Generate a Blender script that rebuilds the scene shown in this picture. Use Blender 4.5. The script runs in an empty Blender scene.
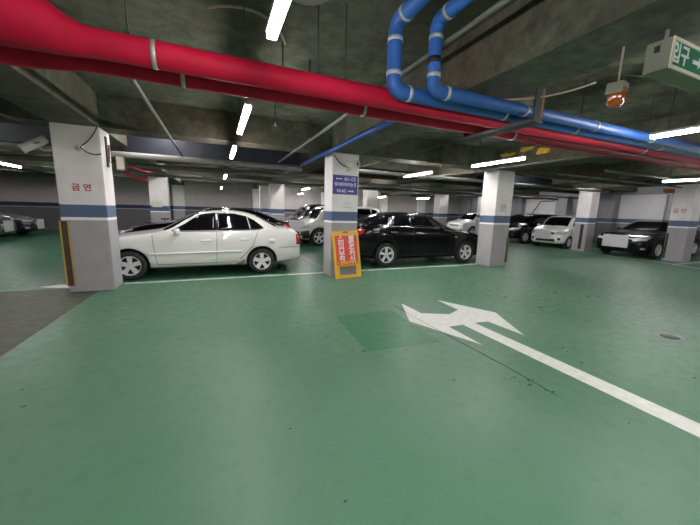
import bpy, bmesh, math, random
from mathutils import Vector, Matrix
from mathutils.bvhtree import BVHTree
random.seed(7)
PI = math.pi
S = bpy.context.scene
COL = S.collection
V = Vector

# ---------------------------------------------------------------- materials
def new_mat(name):
    m = bpy.data.materials.new(name); m.use_nodes = True
    nt = m.node_tree; b = nt.nodes['Principled BSDF']
    return m, nt, b
def flat(name, col, rough=.5, metal=0., coat=0., emit=None, estr=0., noise=0., nscale=8., bump=0., alpha=1., trans=0.):
    m, nt, b = new_mat(name)
    b.inputs['Base Color'].default_value = (*col, 1)
    b.inputs['Roughness'].default_value = rough
    b.inputs['Metallic'].default_value = metal
    b.inputs['Coat Weight'].default_value = coat
    b.inputs['Coat Roughness'].default_value = .05
    b.inputs['Transmission Weight'].default_value = trans
    if emit:
        b.inputs['Emission Color'].default_value = (*emit, 1)
        b.inputs['Emission Strength'].default_value = estr
    if noise or bump:
        tc = nt.nodes.new('ShaderNodeTexCoord'); n = nt.nodes.new('ShaderNodeTexNoise')
        n.inputs['Scale'].default_value = nscale; n.inputs['Detail'].default_value = 6
        nt.links.new(tc.outputs['Object'], n.inputs['Vector'])
        if noise:
            r = nt.nodes.new('ShaderNodeValToRGB')
            r.color_ramp.elements[0].position = .3; r.color_ramp.elements[1].position = .7
            r.color_ramp.elements[0].color = (*[c*(1-noise) for c in col], 1)
            r.color_ramp.elements[1].color = (*[min(1, c*(1+noise)) for c in col], 1)
            nt.links.new(n.outputs['Fac'], r.inputs['Fac']); nt.links.new(r.outputs['Color'], b.inputs['Base Color'])
        if bump:
            bp = nt.nodes.new('ShaderNodeBump'); bp.inputs['Strength'].default_value = bump; bp.inputs['Distance'].default_value = .02
            nt.links.new(n.outputs['Fac'], bp.inputs['Height']); nt.links.new(bp.outputs['Normal'], b.inputs['Normal'])
    return m

def banded(name, upper, lower, stripe, line, dirt=.06, s0=1.262, s1=1.462, l0=1.205):
    """paint scheme of the columns and walls: white above a blue stripe, thin white line, grey below (by height)"""
    m, nt, b = new_mat(name)
    L = nt.links
    g = nt.nodes.new('ShaderNodeNewGeometry'); sx = nt.nodes.new('ShaderNodeSeparateXYZ')
    L.new(g.outputs['Position'], sx.inputs[0])
    mr = nt.nodes.new('ShaderNodeMath'); mr.operation = 'DIVIDE'; mr.inputs[1].default_value = 4.0
    L.new(sx.outputs['Z'], mr.inputs[0])
    r = nt.nodes.new('ShaderNodeValToRGB'); cr = r.color_ramp; cr.interpolation = 'CONSTANT'
    cr.elements[0].position = 0; cr.elements[0].color = (*lower, 1)
    cr.elements[1].position = l0/4; cr.elements[1].color = (*line, 1)
    e = cr.elements.new(s0/4); e.color = (*stripe, 1)
    e = cr.elements.new(s1/4); e.color = (*upper, 1)
    L.new(mr.outputs[0], r.inputs['Fac'])
    n = nt.nodes.new('ShaderNodeTexNoise'); n.inputs['Scale'].default_value = 3.5; n.inputs['Detail'].default_value = 8
    L.new(g.outputs['Position'], n.inputs['Vector'])
    mp = nt.nodes.new('ShaderNodeMapRange'); mp.inputs['From Min'].default_value = .3; mp.inputs['From Max'].default_value = .7
    mp.inputs['To Min'].default_value = 1-dirt*1.6; mp.inputs['To Max'].default_value = 1+dirt*.5
    L.new(n.outputs['Fac'], mp.inputs['Value'])
    mx = nt.nodes.new('ShaderNodeMix'); mx.data_type = 'RGBA'; mx.blend_type = 'MULTIPLY'; mx.inputs['Factor'].default_value = 1
    L.new(r.outputs['Color'], mx.inputs['A']); L.new(mp.outputs['Result'], mx.inputs['B'])
    L.new(mx.outputs['Result'], b.inputs['Base Color'])
    b.inputs['Roughness'].default_value = .55
    bp = nt.nodes.new('ShaderNodeBump'); bp.inputs['Strength'].default_value = .12; bp.inputs['Distance'].default_value = .01
    L.new(n.outputs['Fac'], bp.inputs['Height']); L.new(bp.outputs['Normal'], b.inputs['Normal'])
    return m

def floor_mat(name, c1, c2, c3, rough=.3, spec=.5):
    m, nt, b = new_mat(name); L = nt.links
    g = nt.nodes.new('ShaderNodeNewGeometry')
    n1 = nt.nodes.new('ShaderNodeTexNoise'); n1.inputs['Scale'].default_value = .55; n1.inputs['Detail'].default_value = 4
    n2 = nt.nodes.new('ShaderNodeTexNoise'); n2.inputs['Scale'].default_value = 9; n2.inputs['Detail'].default_value = 8
    n3 = nt.nodes.new('ShaderNodeTexNoise'); n3.inputs['Scale'].default_value = 60; n3.inputs['Detail'].default_value = 4
    for n in (n1, n2, n3): L.new(g.outputs['Position'], n.inputs['Vector'])
    r = nt.nodes.new('ShaderNodeValToRGB'); r.color_ramp.elements[0].position = .35; r.color_ramp.elements[1].position = .65
    r.color_ramp.elements[0].color = (*c1, 1); r.color_ramp.elements[1].color = (*c2, 1)
    L.new(n1.outputs['Fac'], r.inputs['Fac'])
    r2 = nt.nodes.new('ShaderNodeValToRGB'); r2.color_ramp.elements[0].position = .56; r2.color_ramp.elements[1].position = .95
    r2.color_ramp.elements[0].color = (0, 0, 0, 1); r2.color_ramp.elements[1].color = (1, 1, 1, 1)
    L.new(n2.outputs['Fac'], r2.inputs['Fac'])
    mx = nt.nodes.new('ShaderNodeMix'); mx.data_type = 'RGBA'
    L.new(r2.outputs['Color'], mx.inputs['Factor']); L.new(r.outputs['Color'], mx.inputs['A']); mx.inputs['B'].default_value = (*c3, 1)
    mp = nt.nodes.new('ShaderNodeMapRange'); mp.inputs['To Min'].default_value = .86; mp.inputs['To Max'].default_value = 1.14
    L.new(n3.outputs['Fac'], mp.inputs['Value'])
    m2 = nt.nodes.new('ShaderNodeMix'); m2.data_type = 'RGBA'; m2.blend_type = 'MULTIPLY'; m2.inputs['Factor'].default_value = 1
    L.new(mx.outputs['Result'], m2.inputs['A']); L.new(mp.outputs['Result'], m2.inputs['B'])
    L.new(m2.outputs['Result'], b.inputs['Base Color'])
    mr = nt.nodes.new('ShaderNodeMapRange'); mr.inputs['From Min'].default_value = .3; mr.inputs['From Max'].default_value = .7
    mr.inputs['To Min'].default_value = rough-.06; mr.inputs['To Max'].default_value = rough+.1
    L.new(n2.outputs['Fac'], mr.inputs['Value']); L.new(mr.outputs['Result'], b.inputs['Roughness'])
    b.inputs['Specular IOR Level'].default_value = spec
    bp = nt.nodes.new('ShaderNodeBump'); bp.inputs['Strength'].default_value = .06; bp.inputs['Distance'].default_value = .003
    L.new(n3.outputs['Fac'], bp.inputs['Height']); L.new(bp.outputs['Normal'], b.inputs['Normal'])
    return m

def concrete(name, c1, c2, c3=None, scale=1.2, rough=.85):
    m, nt, b = new_mat(name); L = nt.links
    g = nt.nodes.new('ShaderNodeNewGeometry')
    n1 = nt.nodes.new('ShaderNodeTexNoise'); n1.inputs['Scale'].default_value = scale; n1.inputs['Detail'].default_value = 9; n1.inputs['Roughness'].default_value = .62
    n2 = nt.nodes.new('ShaderNodeTexNoise'); n2.inputs['Scale'].default_value = .45; n2.inputs['Detail'].default_value = 3
    for n in (n1, n2): L.new(g.outputs['Position'], n.inputs['Vector'])
    r = nt.nodes.new('ShaderNodeValToRGB'); r.color_ramp.elements[0].position = .36; r.color_ramp.elements[1].position = .66
    r.color_ramp.elements[0].color = (*c1, 1); r.color_ramp.elements[1].color = (*c2, 1)
    L.new(n1.outputs['Fac'], r.inputs['Fac'])
    n3 = nt.nodes.new('ShaderNodeTexNoise'); n3.inputs['Scale'].default_value = 7; n3.inputs['Detail'].default_value = 10; n3.inputs['Roughness'].default_value = .7
    L.new(g.outputs['Position'], n3.inputs['Vector'])
    out = r.outputs['Color']
    if c3:
        r2 = nt.nodes.new('ShaderNodeValToRGB'); r2.color_ramp.elements[0].position = .45; r2.color_ramp.elements[1].position = .6
        L.new(n2.outputs['Fac'], r2.inputs['Fac'])
        mx = nt.nodes.new('ShaderNodeMix'); mx.data_type = 'RGBA'
        L.new(r2.outputs['Color'], mx.inputs['Factor']); L.new(out, mx.inputs['A']); mx.inputs['B'].default_value = (*c3, 1)
        out = mx.outputs['Result']
    mpx = nt.nodes.new('ShaderNodeMapRange'); mpx.inputs['From Min'].default_value = .35; mpx.inputs['From Max'].default_value = .65; mpx.inputs['To Min'].default_value = .62; mpx.inputs['To Max'].default_value = 1.38
    L.new(n3.outputs['Fac'], mpx.inputs['Value'])
    mxx = nt.nodes.new('ShaderNodeMix'); mxx.data_type = 'RGBA'; mxx.blend_type = 'MULTIPLY'; mxx.inputs['Factor'].default_value = 1
    L.new(out, mxx.inputs['A']); L.new(mpx.outputs['Result'], mxx.inputs['B']); out = mxx.outputs['Result']
    L.new(out, b.inputs['Base Color']); b.inputs['Roughness'].default_value = rough
    bp = nt.nodes.new('ShaderNodeBump'); bp.inputs['Strength'].default_value = .35; bp.inputs['Distance'].default_value = .02
    L.new(n1.outputs['Fac'], bp.inputs['Height']); L.new(bp.outputs['Normal'], b.inputs['Normal'])
    return m

M = {}
M['floor'] = floor_mat('green epoxy floor', (.078, .188, .108), (.108, .215, .138), (.07, .165, .095), .42, .28)
M['floor_grey'] = floor_mat('worn olive concrete floor', (.066, .082, .050), (.088, .10, .064), (.055, .068, .042), .55, .25)
M['floor_bay_shade'] = floor_mat('shade-darkened green epoxy', (.032, .125, .064), (.042, .145, .078), (.03, .11, .056), .34, .3)  # shadow and dark car reflections painted into the green
M['patch'] = floor_mat('fresh green epoxy', (.034, .158, .068), (.040, .170, .075), (.034, .145, .064), .42, .3)
M['paint'] = flat('white road paint', (.66, .68, .62), .5, noise=.10, nscale=14)
M['greyline'] = flat('worn grey line paint', (.20, .22, .21), .5, noise=.15, nscale=10)
M['slab'] = concrete('ceiling slab concrete', (.045, .052, .034), (.155, .16, .108), (.08, .082, .055), 1.6)
M['beam'] = concrete('beam concrete', (.045, .052, .034), (.11, .11, .075), (.085, .068, .045), 2.0)
M['column'] = banded('column paint', (.89, .84, .82), (.41, .385, .40), (.095, .145, .25), (.95, .93, .92))
M['wall'] = banded('wall paint', (.60, .53, .515), (.17, .155, .165), (.035, .05, .11), (.5, .48, .5), .08)
M['wall_e'] = banded('east wall paint', (.42, .41, .44), (.20, .20, .22), (.10, .14, .27), (.7, .7, .72), .08)
M['panel_lit'] = banded('white wall panel with painted light', (.86, .85, .87), (.30, .30, .32), (.10, .14, .27), (.8, .8, .8), .03)  # brightness of the lit wall stretches put into the colour
M['red'] = flat('red pipe wrap', (.60, .010, .045), .6, noise=.12, nscale=5, bump=.08)
M['red'].node_tree.nodes['Principled BSDF'].inputs['Specular IOR Level'].default_value = .25
M['blue'] = flat('blue pipe wrap', (.028, .125, .43), .5, noise=.12, nscale=6, bump=.08)
M['bluethin'] = flat('thin blue pipe paint', (.04, .11, .42), .4)
M['band'] = flat('aluminium tape band', (.6, .6, .58), .35, .4)
M['galv'] = flat('galvanised steel', (.15, .155, .14), .65, .1, noise=.12, nscale=5)
M['palepipe'] = flat('pale insulated pipe', (.20, .20, .18), .6, noise=.15, nscale=4)
M['darksteel'] = flat('dark steel', (.045, .045, .048), .5, .3)
M['rust'] = flat('rusty brown steel', (.28, .12, .06), .7, noise=.2)
M['duct_shade'] = flat('dark duct and shade sheet', (.012, .015, .024), .7, 0)
M['tube'] = flat('lit lamp diffuser', (1, 1, 1), .5, emit=(1., .965, .975), estr=27.)
M['lamphouse'] = flat('white lamp housing', (.7, .7, .7), .5)
M['black'] = flat('black plastic', (.012, .012, .013), .45)
M['rubber'] = flat('tyre rubber', (.022, .022, .023), .75)
M['rim'] = flat('alloy rim', (.78, .78, .76), .35, .15)
M['rimdark'] = flat('dark brake recess', (.02, .02, .022), .6)
M['carwhite'] = flat('white car paint', (.82, .81, .77), .3, coat=.8)
M['carwhite2'] = flat('cream white car paint', (.66, .65, .61), .3, coat=.8)
M['carblack'] = flat('black car paint', (.0025, .0025, .004), .2, coat=.3)
M['carblack'].node_tree.nodes['Principled BSDF'].inputs['Specular IOR Level'].default_value = .25
M['cardark'] = flat('dark grey car paint', (.016, .016, .02), .25, coat=1.)
M['carsilver'] = flat('silver car paint', (.14, .14, .155), .3, .5, coat=.8)
M['glass'] = flat('tinted car glass', (.003, .0035, .005), .05)
M['glass'].node_tree.nodes['Principled BSDF'].inputs['Specular IOR Level'].default_value = .4
M['clearglass'] = flat('pale lamp lens', (.62, .64, .66), .12, .3, coat=1.)
M['redlens'] = flat('red lamp lens', (.55, .015, .012), .15, coat=1.)
M['chrome'] = flat('chrome trim', (.75, .75, .76), .15, 1.)
M['seam'] = flat('dark panel gap', (.20, .195, .185), .6)
M['gap'] = flat('black panel gap', (.002, .002, .002), .7)
M['plate'] = flat('blank plate face', (.60, .60, .60), .5)
M['rustpatch'] = flat('rust stain', (.33, .17, .06), .8, noise=.4, nscale=30)
M['signblue'] = flat('violet blue sign', (.07, .055, .30), .4)
M['signtext'] = flat('white sign lettering', (.85, .85, .85), .5)
M['yellow'] = flat('yellow plastic board', (.84, .47, .03), .4)
M['signred'] = flat('red sign panel', (.80, .07, .035), .45)
M['yellowtext'] = flat('yellow lettering', (.9, .6, .05), .5)
M['redtext'] = flat('red lettering', (.55, .07, .05), .5)
M['paper'] = flat('paper notice', (.78, .74, .70), .6)
M['exitgreen'] = flat('exit sign green', (.01, .17, .085), .4)
M['cream'] = flat('cream sign frame', (.72, .66, .52), .5)
M['box'] = flat('grey green sign box', (.20, .21, .155), .5)
M['amber'] = flat('amber beacon lens', (.36, .07, .005), .15, coat=.6)
M['camwhite'] = flat('off white camera housing', (.62, .60, .52), .4)
M['cable'] = flat('dark cable', (.06, .045, .04), .6)
M['pinkcable'] = flat('pale pink cable', (.45, .33, .27), .6)
M['hazard'] = flat('dark guard rubber', (.06, .05, .035), .6, noise=.3, nscale=20)
M['guardyellow'] = flat('yellow guard edge', (.62, .36, .05), .6)
M['maroon'] = flat('maroon guard', (.035, .006, .010), .6)
M['foam'] = flat('yellow sealing foam', (.62, .36, .03), .8, noise=.35, nscale=9, bump=.6)
M['greenpaper'] = flat('pale green notice', (.72, .76, .58), .6)
M['orangepipe'] = flat('orange duct paint', (.45, .14, .03), .6, noise=.2)

# ---------------------------------------------------------------- helpers
def link(me, name, mat, parent=None, loc=(0, 0, 0), rot=(0, 0, 0)):
    o = bpy.data.objects.new(name, me); COL.objects.link(o)
    o.location = loc; o.rotation_euler = rot
    if mat is not None:
        for mm in (mat if isinstance(mat, (list, tuple)) else [mat]): me.materials.append(mm)
    if parent: o.parent = parent
    return o
def tag(o, label=None, cat=None, group=None, kind=None):
    if label: o['label'] = label
    if cat: o['category'] = cat
    if group: o['group'] = group
    if kind: o['kind'] = kind
    return o
def empty(name, loc, rz=0, label=None, cat=None, group=None):
    o = bpy.data.objects.new(name, None); COL.objects.link(o); o.empty_display_size = .1
    o.location = loc; o.rotation_euler = (0, 0, rz)
    return tag(o, label, cat, group)
def copy_tree(o, parent=None):
    c = o.copy(); COL.objects.link(c)
    if parent: c.parent = parent
    for ch in list(o.children): copy_tree(ch, c)
    return c

class MB:
    def __init__(s): s.b = bmesh.new()
    def box(s, x0, x1, y0, y1, z0, z1, bev=0, rot=None, org=None):
        vs = [s.b.verts.new((x, y, z)) for x in (x0, x1) for y in (y0, y1) for z in (z0, z1)]
        fs = [(0, 1, 3, 2), (4, 6, 7, 5), (0, 4, 5, 1), (2, 3, 7, 6), (0, 2, 6, 4), (1, 5, 7, 3)]
        F = [s.b.faces.new([vs[i] for i in f]) for f in fs]
        if bev:
            es = list({e for f in F for e in f.edges})
            r = bmesh.ops.bevel(s.b, geom=es, offset=bev, segments=2, profile=.7, affect='EDGES')
            vs = list({v for f in r['faces'] for v in f.verts} | {v for v in vs if v.is_valid})
        if rot is not None:
            o = V(org or (0, 0, 0))
            for v in vs: v.co = rot @ (v.co-o)+o
        return s
    def tube(s, pts, r, seg=12, cap=True):
        pts = [V(p) for p in pts]; n = len(pts)
        rs = r if isinstance(r, (list, tuple)) else [r]*n
        up = None; rings = []
        for i, p in enumerate(pts):
            d = (pts[min(i+1, n-1)]-pts[max(i-1, 0)]).normalized()
            if up is None:
                up = V((0, 0, 1)) if abs(d.z) < .9 else V((1, 0, 0))
            u = (up-d*up.dot(d)).normalized(); w = d.cross(u); up = u
            rings.append([s.b.verts.new(p+(u*math.cos(a)+w*math.sin(a))*rs[i]) for a in [2*PI*k/seg for k in range(seg)]])
        for a, b in zip(rings, rings[1:]):
            for k in range(seg):
                f = s.b.faces.new((a[k], a[(k+1) % seg], b[(k+1) % seg], b[k])); f.smooth = True
        if cap:
            s.b.faces.new(rings[0][::-1]); s.b.faces.new(rings[-1])
        return s
    def lathe(s, prof, seg=32, M4=None, close=False):
        """prof: (r, h) round local +Z axis"""
        rings = []
        for r, h in prof:
            rings.append([s.b.verts.new((M4 or Matrix()) @ V((r*math.cos(2*PI*k/seg), r*math.sin(2*PI*k/seg), h))) for k in range(seg)])
        for a, b in zip(rings, rings[1:]):
            for k in range(seg):
                f = s.b.faces.new((a[k], a[(k+1) % seg], b[(k+1) % seg], b[k])); f.smooth = True
        if close:
            s.b.faces.new(rings[0][::-1]); s.b.faces.new(rings[-1])
        return s
    def prism(s, poly, d0, d1, axes='xyz'):
        """poly: 2D points extruded along the third axis. axes 'xyz': poly in x,y ; 'xzy': poly in x,z, depth y; 'yzx'"""
        def mk(p, d):
            if axes == 'xyz': return (p[0], p[1], d)
            if axes == 'xzy': return (p[0], d, p[1])
            return (d, p[0], p[1])
        a = [s.b.verts.new(mk(p, d0)) for p in poly]; b = [s.b.verts.new(mk(p, d1)) for p in poly]
        s.b.faces.new(a); s.b.faces.new(b[::-1])
        n = len(poly)
        for i in range(n): s.b.faces.new((a[i], b[i], b[(i+1) % n], a[(i+1) % n]))
        return s
    def build(s, name, mat, parent=None, loc=(0, 0, 0), rot=(0, 0, 0), label=None, cat=None, group=None, kind=None):
        bmesh.ops.recalc_face_normals(s.b, faces=s.b.faces[:])
        me = bpy.data.meshes.new(name); s.b.to_mesh(me); s.b.free()
        return tag(link(me, name, mat, parent, loc, rot), label, cat, group, kind)

def fillet(pts, rad, n=7):
    """polyline with rounded corners"""
    pts = [V(p) for p in pts]; out = [pts[0]]
    for a, b, c in zip(pts, pts[1:], pts[2:]):
        u = (a-b).normalized(); w = (c-b).normalized()
        p0 = b+u*rad; p1 = b+w*rad
        for i in range(n+1):
            t = i/n; out.append((1-t)**2*p0+2*(1-t)*t*b+t*t*p1)
    out.append(pts[-1]); return out
def bez(p0, p1, p2, n=10):
    p0, p1, p2 = V(p0), V(p1), V(p2)
    return [(1-t)**2*p0+2*(1-t)*t*p1+t*t*p2 for t in [i/n for i in range(n+1)]]

def evaluate(o):
    dg = bpy.context.evaluated_depsgraph_get(); dg.update()
    return bpy.data.meshes.new_from_object(o.evaluated_get(dg))
def text(body, size, mat, parent, loc, rot, name='lettering', bold=.0, depth=.0015, ax='CENTER', sx=1.):
    c = bpy.data.curves.new('t', 'FONT'); c.body = body; c.size = size; c.extrude = depth
    c.align_x = ax; c.align_y = 'CENTER'; c.offset = bold
    t = bpy.data.objects.new('t', c); COL.objects.link(t)
    me = evaluate(t); bpy.data.objects.remove(t)
    for v in me.vertices: v.co.x *= sx
    me.materials.clear()
    return link(me, name, mat, parent, loc, rot)
FRONT = (PI/2, 0, 0)           # text plane facing -Y
WEST = (PI/2, 0, -PI/2)        # text plane facing -X

def structure(name, x0, x1, y0, y1, z0, z1, mat, bev=0):
    return MB().box(x0, x1, y0, y1, z0, z1, bev).build(name, mat, kind='structure')

# ---------------------------------------------------------------- room shell
XW, XE, YS, YN, ZC = -13.5, 20.0, -9.0, 22.0, 3.24
structure('floor', XW, XE, YS, YN, -.2, 0, M['floor'])
structure('ceiling', XW, XE, YS, YN, ZC, ZC+.25, M['slab'])
structure('wall_north', XW, XE, YN, YN+.2, 0, ZC, M['wall'])
structure('wall_east', XE, XE+.2, YS, YN, 0, ZC, M['wall_e'])
structure('wall_west', XW-.2, XW, YS, YN, 0, ZC, M['wall'])
structure('wall_south', XW, XE, YS-.2, YS, 0, ZC, M['wall'])
structure('floor', -13.4, 19.9, 7.04, 21.9, -.01, .0012, M['floor_bay_shade'])  # bay floor, its darker colour stands in for shade around the cars
# worn concrete strip left of the green aisle
MB().prism([(XW, YS), (-1.95, YS), (-1.98, 4.0), (-1.92, 6.55), (-2.5, 6.86), (XW, 6.92)], .0, .003).build('floor_side', M['floor_grey'], kind='structure')

CW, CD, CT = .63, .53, 2.72
Y0 = 6.5
def column(x, y, w=CW, d=CD, t=CT, label=None):
    o = MB().box(x, x+w, y, y+d, .0, t, .022).build('column', M['column'])
    tag(o, label, 'column', kind='structure')
    return o
colL = column(-2.31, Y0, label='white column with red no smoking lettering and junction box')
# lower rounded plaster base of the left column
colM = column(2.345, Y0, label='white column carrying the violet blue sign')
colR = column(7.215, Y0, label='white column at the nose of the black sedan')
for x, y in ((-7.1, Y0), (-2.36, 14.5), (2.30, 14.5), (7.15, 14.5), (12.0, 14.8), (2.33, 18.2)):
    column(x, y)
column(14.8, 8.35, .55, .55)
column(15.1, 5.3, .6, .56)
column(14.7, 14.1, .55, .5)
column(14.8, 1.9, .6, .56); column(-7.1, -1.5); column(-2.31, -1.8); column(7.215, -1.8)
for x in (-7.1, -2.33, 2.30, 7.1, 11.9, 15.5):      # pilasters on the north wall
    MB().box(x, x+.6, YN-.35, YN, 0, 2.72).build('column', M['column'], kind='structure')
# pilasters and white panels on the east wall, lamp brightness painted into the panels
for y0_, y1_ in ((7.0, 7.75), (9.95, 10.6), (12.4, 13.1), (15.5, 16.1), (3.6, 4.2)):
    MB().box(XE-.35, XE, y0_, y1_, 0, 2.72).build('column', M['wall_e'], kind='structure')
for k, (y0_, y1_) in enumerate(((7.95, 9.8), (13.25, 15.35))):
    MB().box(XE-.12, XE, y0_, y1_, 0, 2.7).build('wall_panel', M['panel_lit'], kind='structure')

# beams
for x in (-7.1, -2.31, 2.345, 7.215, 12.0):
    MB().box(x-.0, x+CW, YS, YN, CT, ZC+.02).build('beam', M['beam'], kind='structure')
for y, x0, x1 in ((6.52, XW, 14.6), (14.55, XW, XE), (-1.5, XW, XE)):
    MB().box(x0, x1, y, y+.5, CT+.006, ZC+.02).build('beam', M['beam'], kind='structure')
MB().box(14.8, 15.4, YS, YN, CT+.003, ZC+.02).build('beam', M['beam'], kind='structure')
for y in (9.2, 11.9, 17.2, 19.6):
    MB().box(XW, XE, y, y+.3, 2.86, ZC+.02).build('beam', M['beam'], kind='structure')

# ---------------------------------------------------------------- floor markings
def decal(poly, name, mat, label, cat='floor marking', z=.002, group=None):
    return MB().prism(poly, .0005, z).build(name, mat, label=label, cat=cat, group=group)
def rect(x0, x1, y0, y1): return [(x0, y0), (x1, y0), (x1, y1), (x0, y1)]
decal([(2.78, 4.20), (2.79, 3.68), (3.17, 3.50), (3.46, 3.63), (3.49, 4.18), (3.93, 3.33), (3.53, 2.53), (3.49, 3.07), (3.26, 3.09),
       (3.26, -3.0), (3.05, -3.0), (3.05, 3.09), (2.81, 3.09), (2.79, 2.50), (2.42, 3.44)], 'road_arrow', M['paint'],
      'white two-headed arrow with long straight stem painted on green floor', 'road arrow', .003)
decal([(1.52, 3.97), (2.43, 3.95), (2.39, 2.74), (1.46, 2.80)], 'repaired_floor_patch', M['patch'],
      'darker green repainted rectangle on floor beside the white arrow', 'floor patch', .0015)
decal(rect(-1.66, 7.3, 6.94, 7.04), 'parking_line', M['paint'], 'long white line running in front of white sedan and black sedan')
decal([(-2.92, 7.08), (-2.60, 6.93), (-2.34, 6.93), (-2.34, 7.1), (-2.66, 7.2)], 'parking_line', M['paint'], 'short white line end at foot of left column', z=.004)
decal(rect(2.46, 2.56, 7.06, 11.6), 'parking_line', M['greyline'], 'grey bay divider running back behind the middle column')
decal(rect(-6.5, 12, 12.0, 12.10), 'parking_line', M['greyline'], 'thin grey line across the floor by the cream SUV')
decal(rect(14.30, 14.40, 5.2, 17.5), 'parking_line', M['paint'], 'white line in front of cars parked along the east wall')
decal(rect(14.42, 19.0, 5.12, 5.22), 'parking_line', M['paint'], 'white bay side line beside the rightmost column')
decal([(13.85, 4.35), (13.97, 4.35), (14.2, 5.1), (14.3, 5.2), (14.1, 5.2)], 'parking_line', M['paint'], 'short white slanted line at right picture edge')
for k, y in enumerate((8.93, 11.12)):
    decal(rect(14.42, 19.0, y, y+.1), 'parking_line', M['paint'], ['white bay line beside the small white hatchback', 'white bay line between small white hatchback and black SUV'][k])
MB().tube([(2.61, 4.2, .001), (2.59, 3.2, .0015), (2.61, 2.37, .0015), (2.62, 1.93, .0015), (2.60, 1.5, .0)], .0035, 6).build(
    'floor_crack', M['black'], label='thin dark crack in the green floor left of arrow stem', cat='crack')
b = MB()
for k in range(90):
    x = random.uniform(2.4, 2.75); y = 1.9-random.random()*.35
    if k > 9:
        x = random.uniform(-1.5, 6); y = random.uniform(1.0, 6.6)
    if k > 55: x = random.uniform(4.5, 6.8); y = random.uniform(3.2, 6.0)
    if 2.3 < x < 4.1 and 2.3 < y < 4.4: x += 2.0
    r = random.uniform(.007, .02 if k < 56 else .05)
    a0 = random.random()*6
    b.prism([(x+r*1.6*math.cos(a0+2*PI*i/7)*random.uniform(.6, 1), y+r*math.sin(a0+2*PI*i/7)*random.uniform(.6, 1)) for i in range(7)], .0004, .0008)
b.build('floor_scuffs', flat('dark green scuff', (.015, .05, .03), .6), label='scattered small dark scuff spots on the green aisle floor', cat='scuff marks', kind='stuff')
# floor drain
dr = empty('floor_drain', (5.34, 1.84, 0), 0, 'round dark floor drain with worn white ring at right', 'drain')
MB().lathe([(.155, .001), (.15, .005), (.105, .005), (.10, .001)], 28, Matrix.Diagonal((1.1, .95, 1, 1))).build('ring', M['greyline'], dr)
MB().lathe([(.0001, .003), (.102, .003), (.103, .0006)], 20, Matrix.Diagonal((1.1, .95, 1, 1))).build('grate', flat('dark green drain cover', (.02, .07, .04), .5), dr)

# ---------------------------------------------------------------- pipes overhead
def pipe(name, pts, r, mat, label, fil=None, seg=20, cat='pipe'):
    p = fillet(pts, fil) if fil else pts
    return MB().tube(p, r, seg).build(name, mat, label=label, cat=cat)
def bandx(par, x, y, z, r, w=.035):
    MB().tube([(x-w/2, y, z), (x+w/2, y, z)], r+.004, 20).build('band', M['band'], par)
def bandz(par, x, y, z, r, w=.035):
    MB().tube([(x, y, z-w/2), (x, y, z+w/2)], r+.004, 20).build('band', M['band'], par)
Z = 2.545
# red pipe, near one: fat sleeve on the left, tapering
pts = [(-7., 2.76, Z), (-1.60, 2.76, Z), (-1.58, 2.76, 2.60), (-1.50, 2.76, 2.632), (-1.2, 2.76, 2.632), (-1.08, 2.76, 2.622), (-.98, 2.76, 2.598), (-.90, 2.76, 2.574), (-.83, 2.76, 2.556), (-.76, 2.76, 2.547), (-.70, 2.76, Z), (14.0, 2.76, Z)]
red1 = MB().tube(pts, [.088, .088, .15, .192, .192, .183, .160, .136, .115, .098, .090, .086], 28).build('fire_pipe', M['red'], label='nearer red fire pipe swelling to fat sleeve at upper left', cat='pipe')
pts = [(-7., 3.1, 2.53), (-1.2, 3.1, 2.53), (-1.0, 3.1, 2.535), (-.85, 3.1, Z), (14.0, 3.1, Z)]
red2 = MB().tube(pts, [.098, .098, .085, .076, .076], 24).build('fire_pipe', M['red'], label='farther red fire pipe running behind the nearer red one', cat='pipe')
bandx(red1, -.35, 2.76, Z, .088, .03); bandx(red1, 5.9, 2.76, Z, .086)
bandx(red2, -.2, 3.1, Z, .076, .03); bandx(red2, 1.44, 3.1, Z, .076, .03); bandx(red2, 3.6, 3.1, Z, .076)
R1, R2, ZB = .064, .056, 2.562
blueA = pipe('water_pipe', [(1.50, -.985, 3.11), (1.50, 2.6, 3.11), (1.50, 2.6, ZB), (14, 2.6, ZB)], R1, M['blue'], 'blue water pipe with left drop elbow, farther of the two', .10)
blueB = pipe('water_pipe', [(1.80, -.985, 3.11), (1.80, 2.43, 3.11), (1.80, 2.43, ZB), (14, 2.43, ZB)], R2, M['blue'], 'blue water pipe with right drop elbow, nearer of the two', .09)
for x in (1.66, 2.86, 4.05, 6.0): bandx(blueA, x, 2.6, ZB, R1)
for x in (1.95, 2.955, 4.14, 5.38): bandx(blueB, x, 2.43, ZB, R2)
bandz(blueA, 1.50, 2.6, 2.70, R1); bandz(blueA, 1.50, 2.6, 2.97, R1)
bandz(blueB, 1.80, 2.43, 2.68, R2); bandz(blueB, 1.80, 2.43, 2.98, R2)
bandz(blueB, 1.80, 2.43, 2.80, R2, .05); blueB.children[-1].data = blueB.children[-1].data.copy(); blueB.children[-1].data.materials[0] = M['black']
MB().tube([(1.50, 2.42, 3.11), (1.50, 2.455, 3.11)], R1+.004, 20).build('band', M['band'], blueA)
MB().tube([(1.80, 2.26, 3.11), (1.80, 2.295, 3.11)], R2+.004, 20).build('band', M['band'], blueB)

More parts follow.
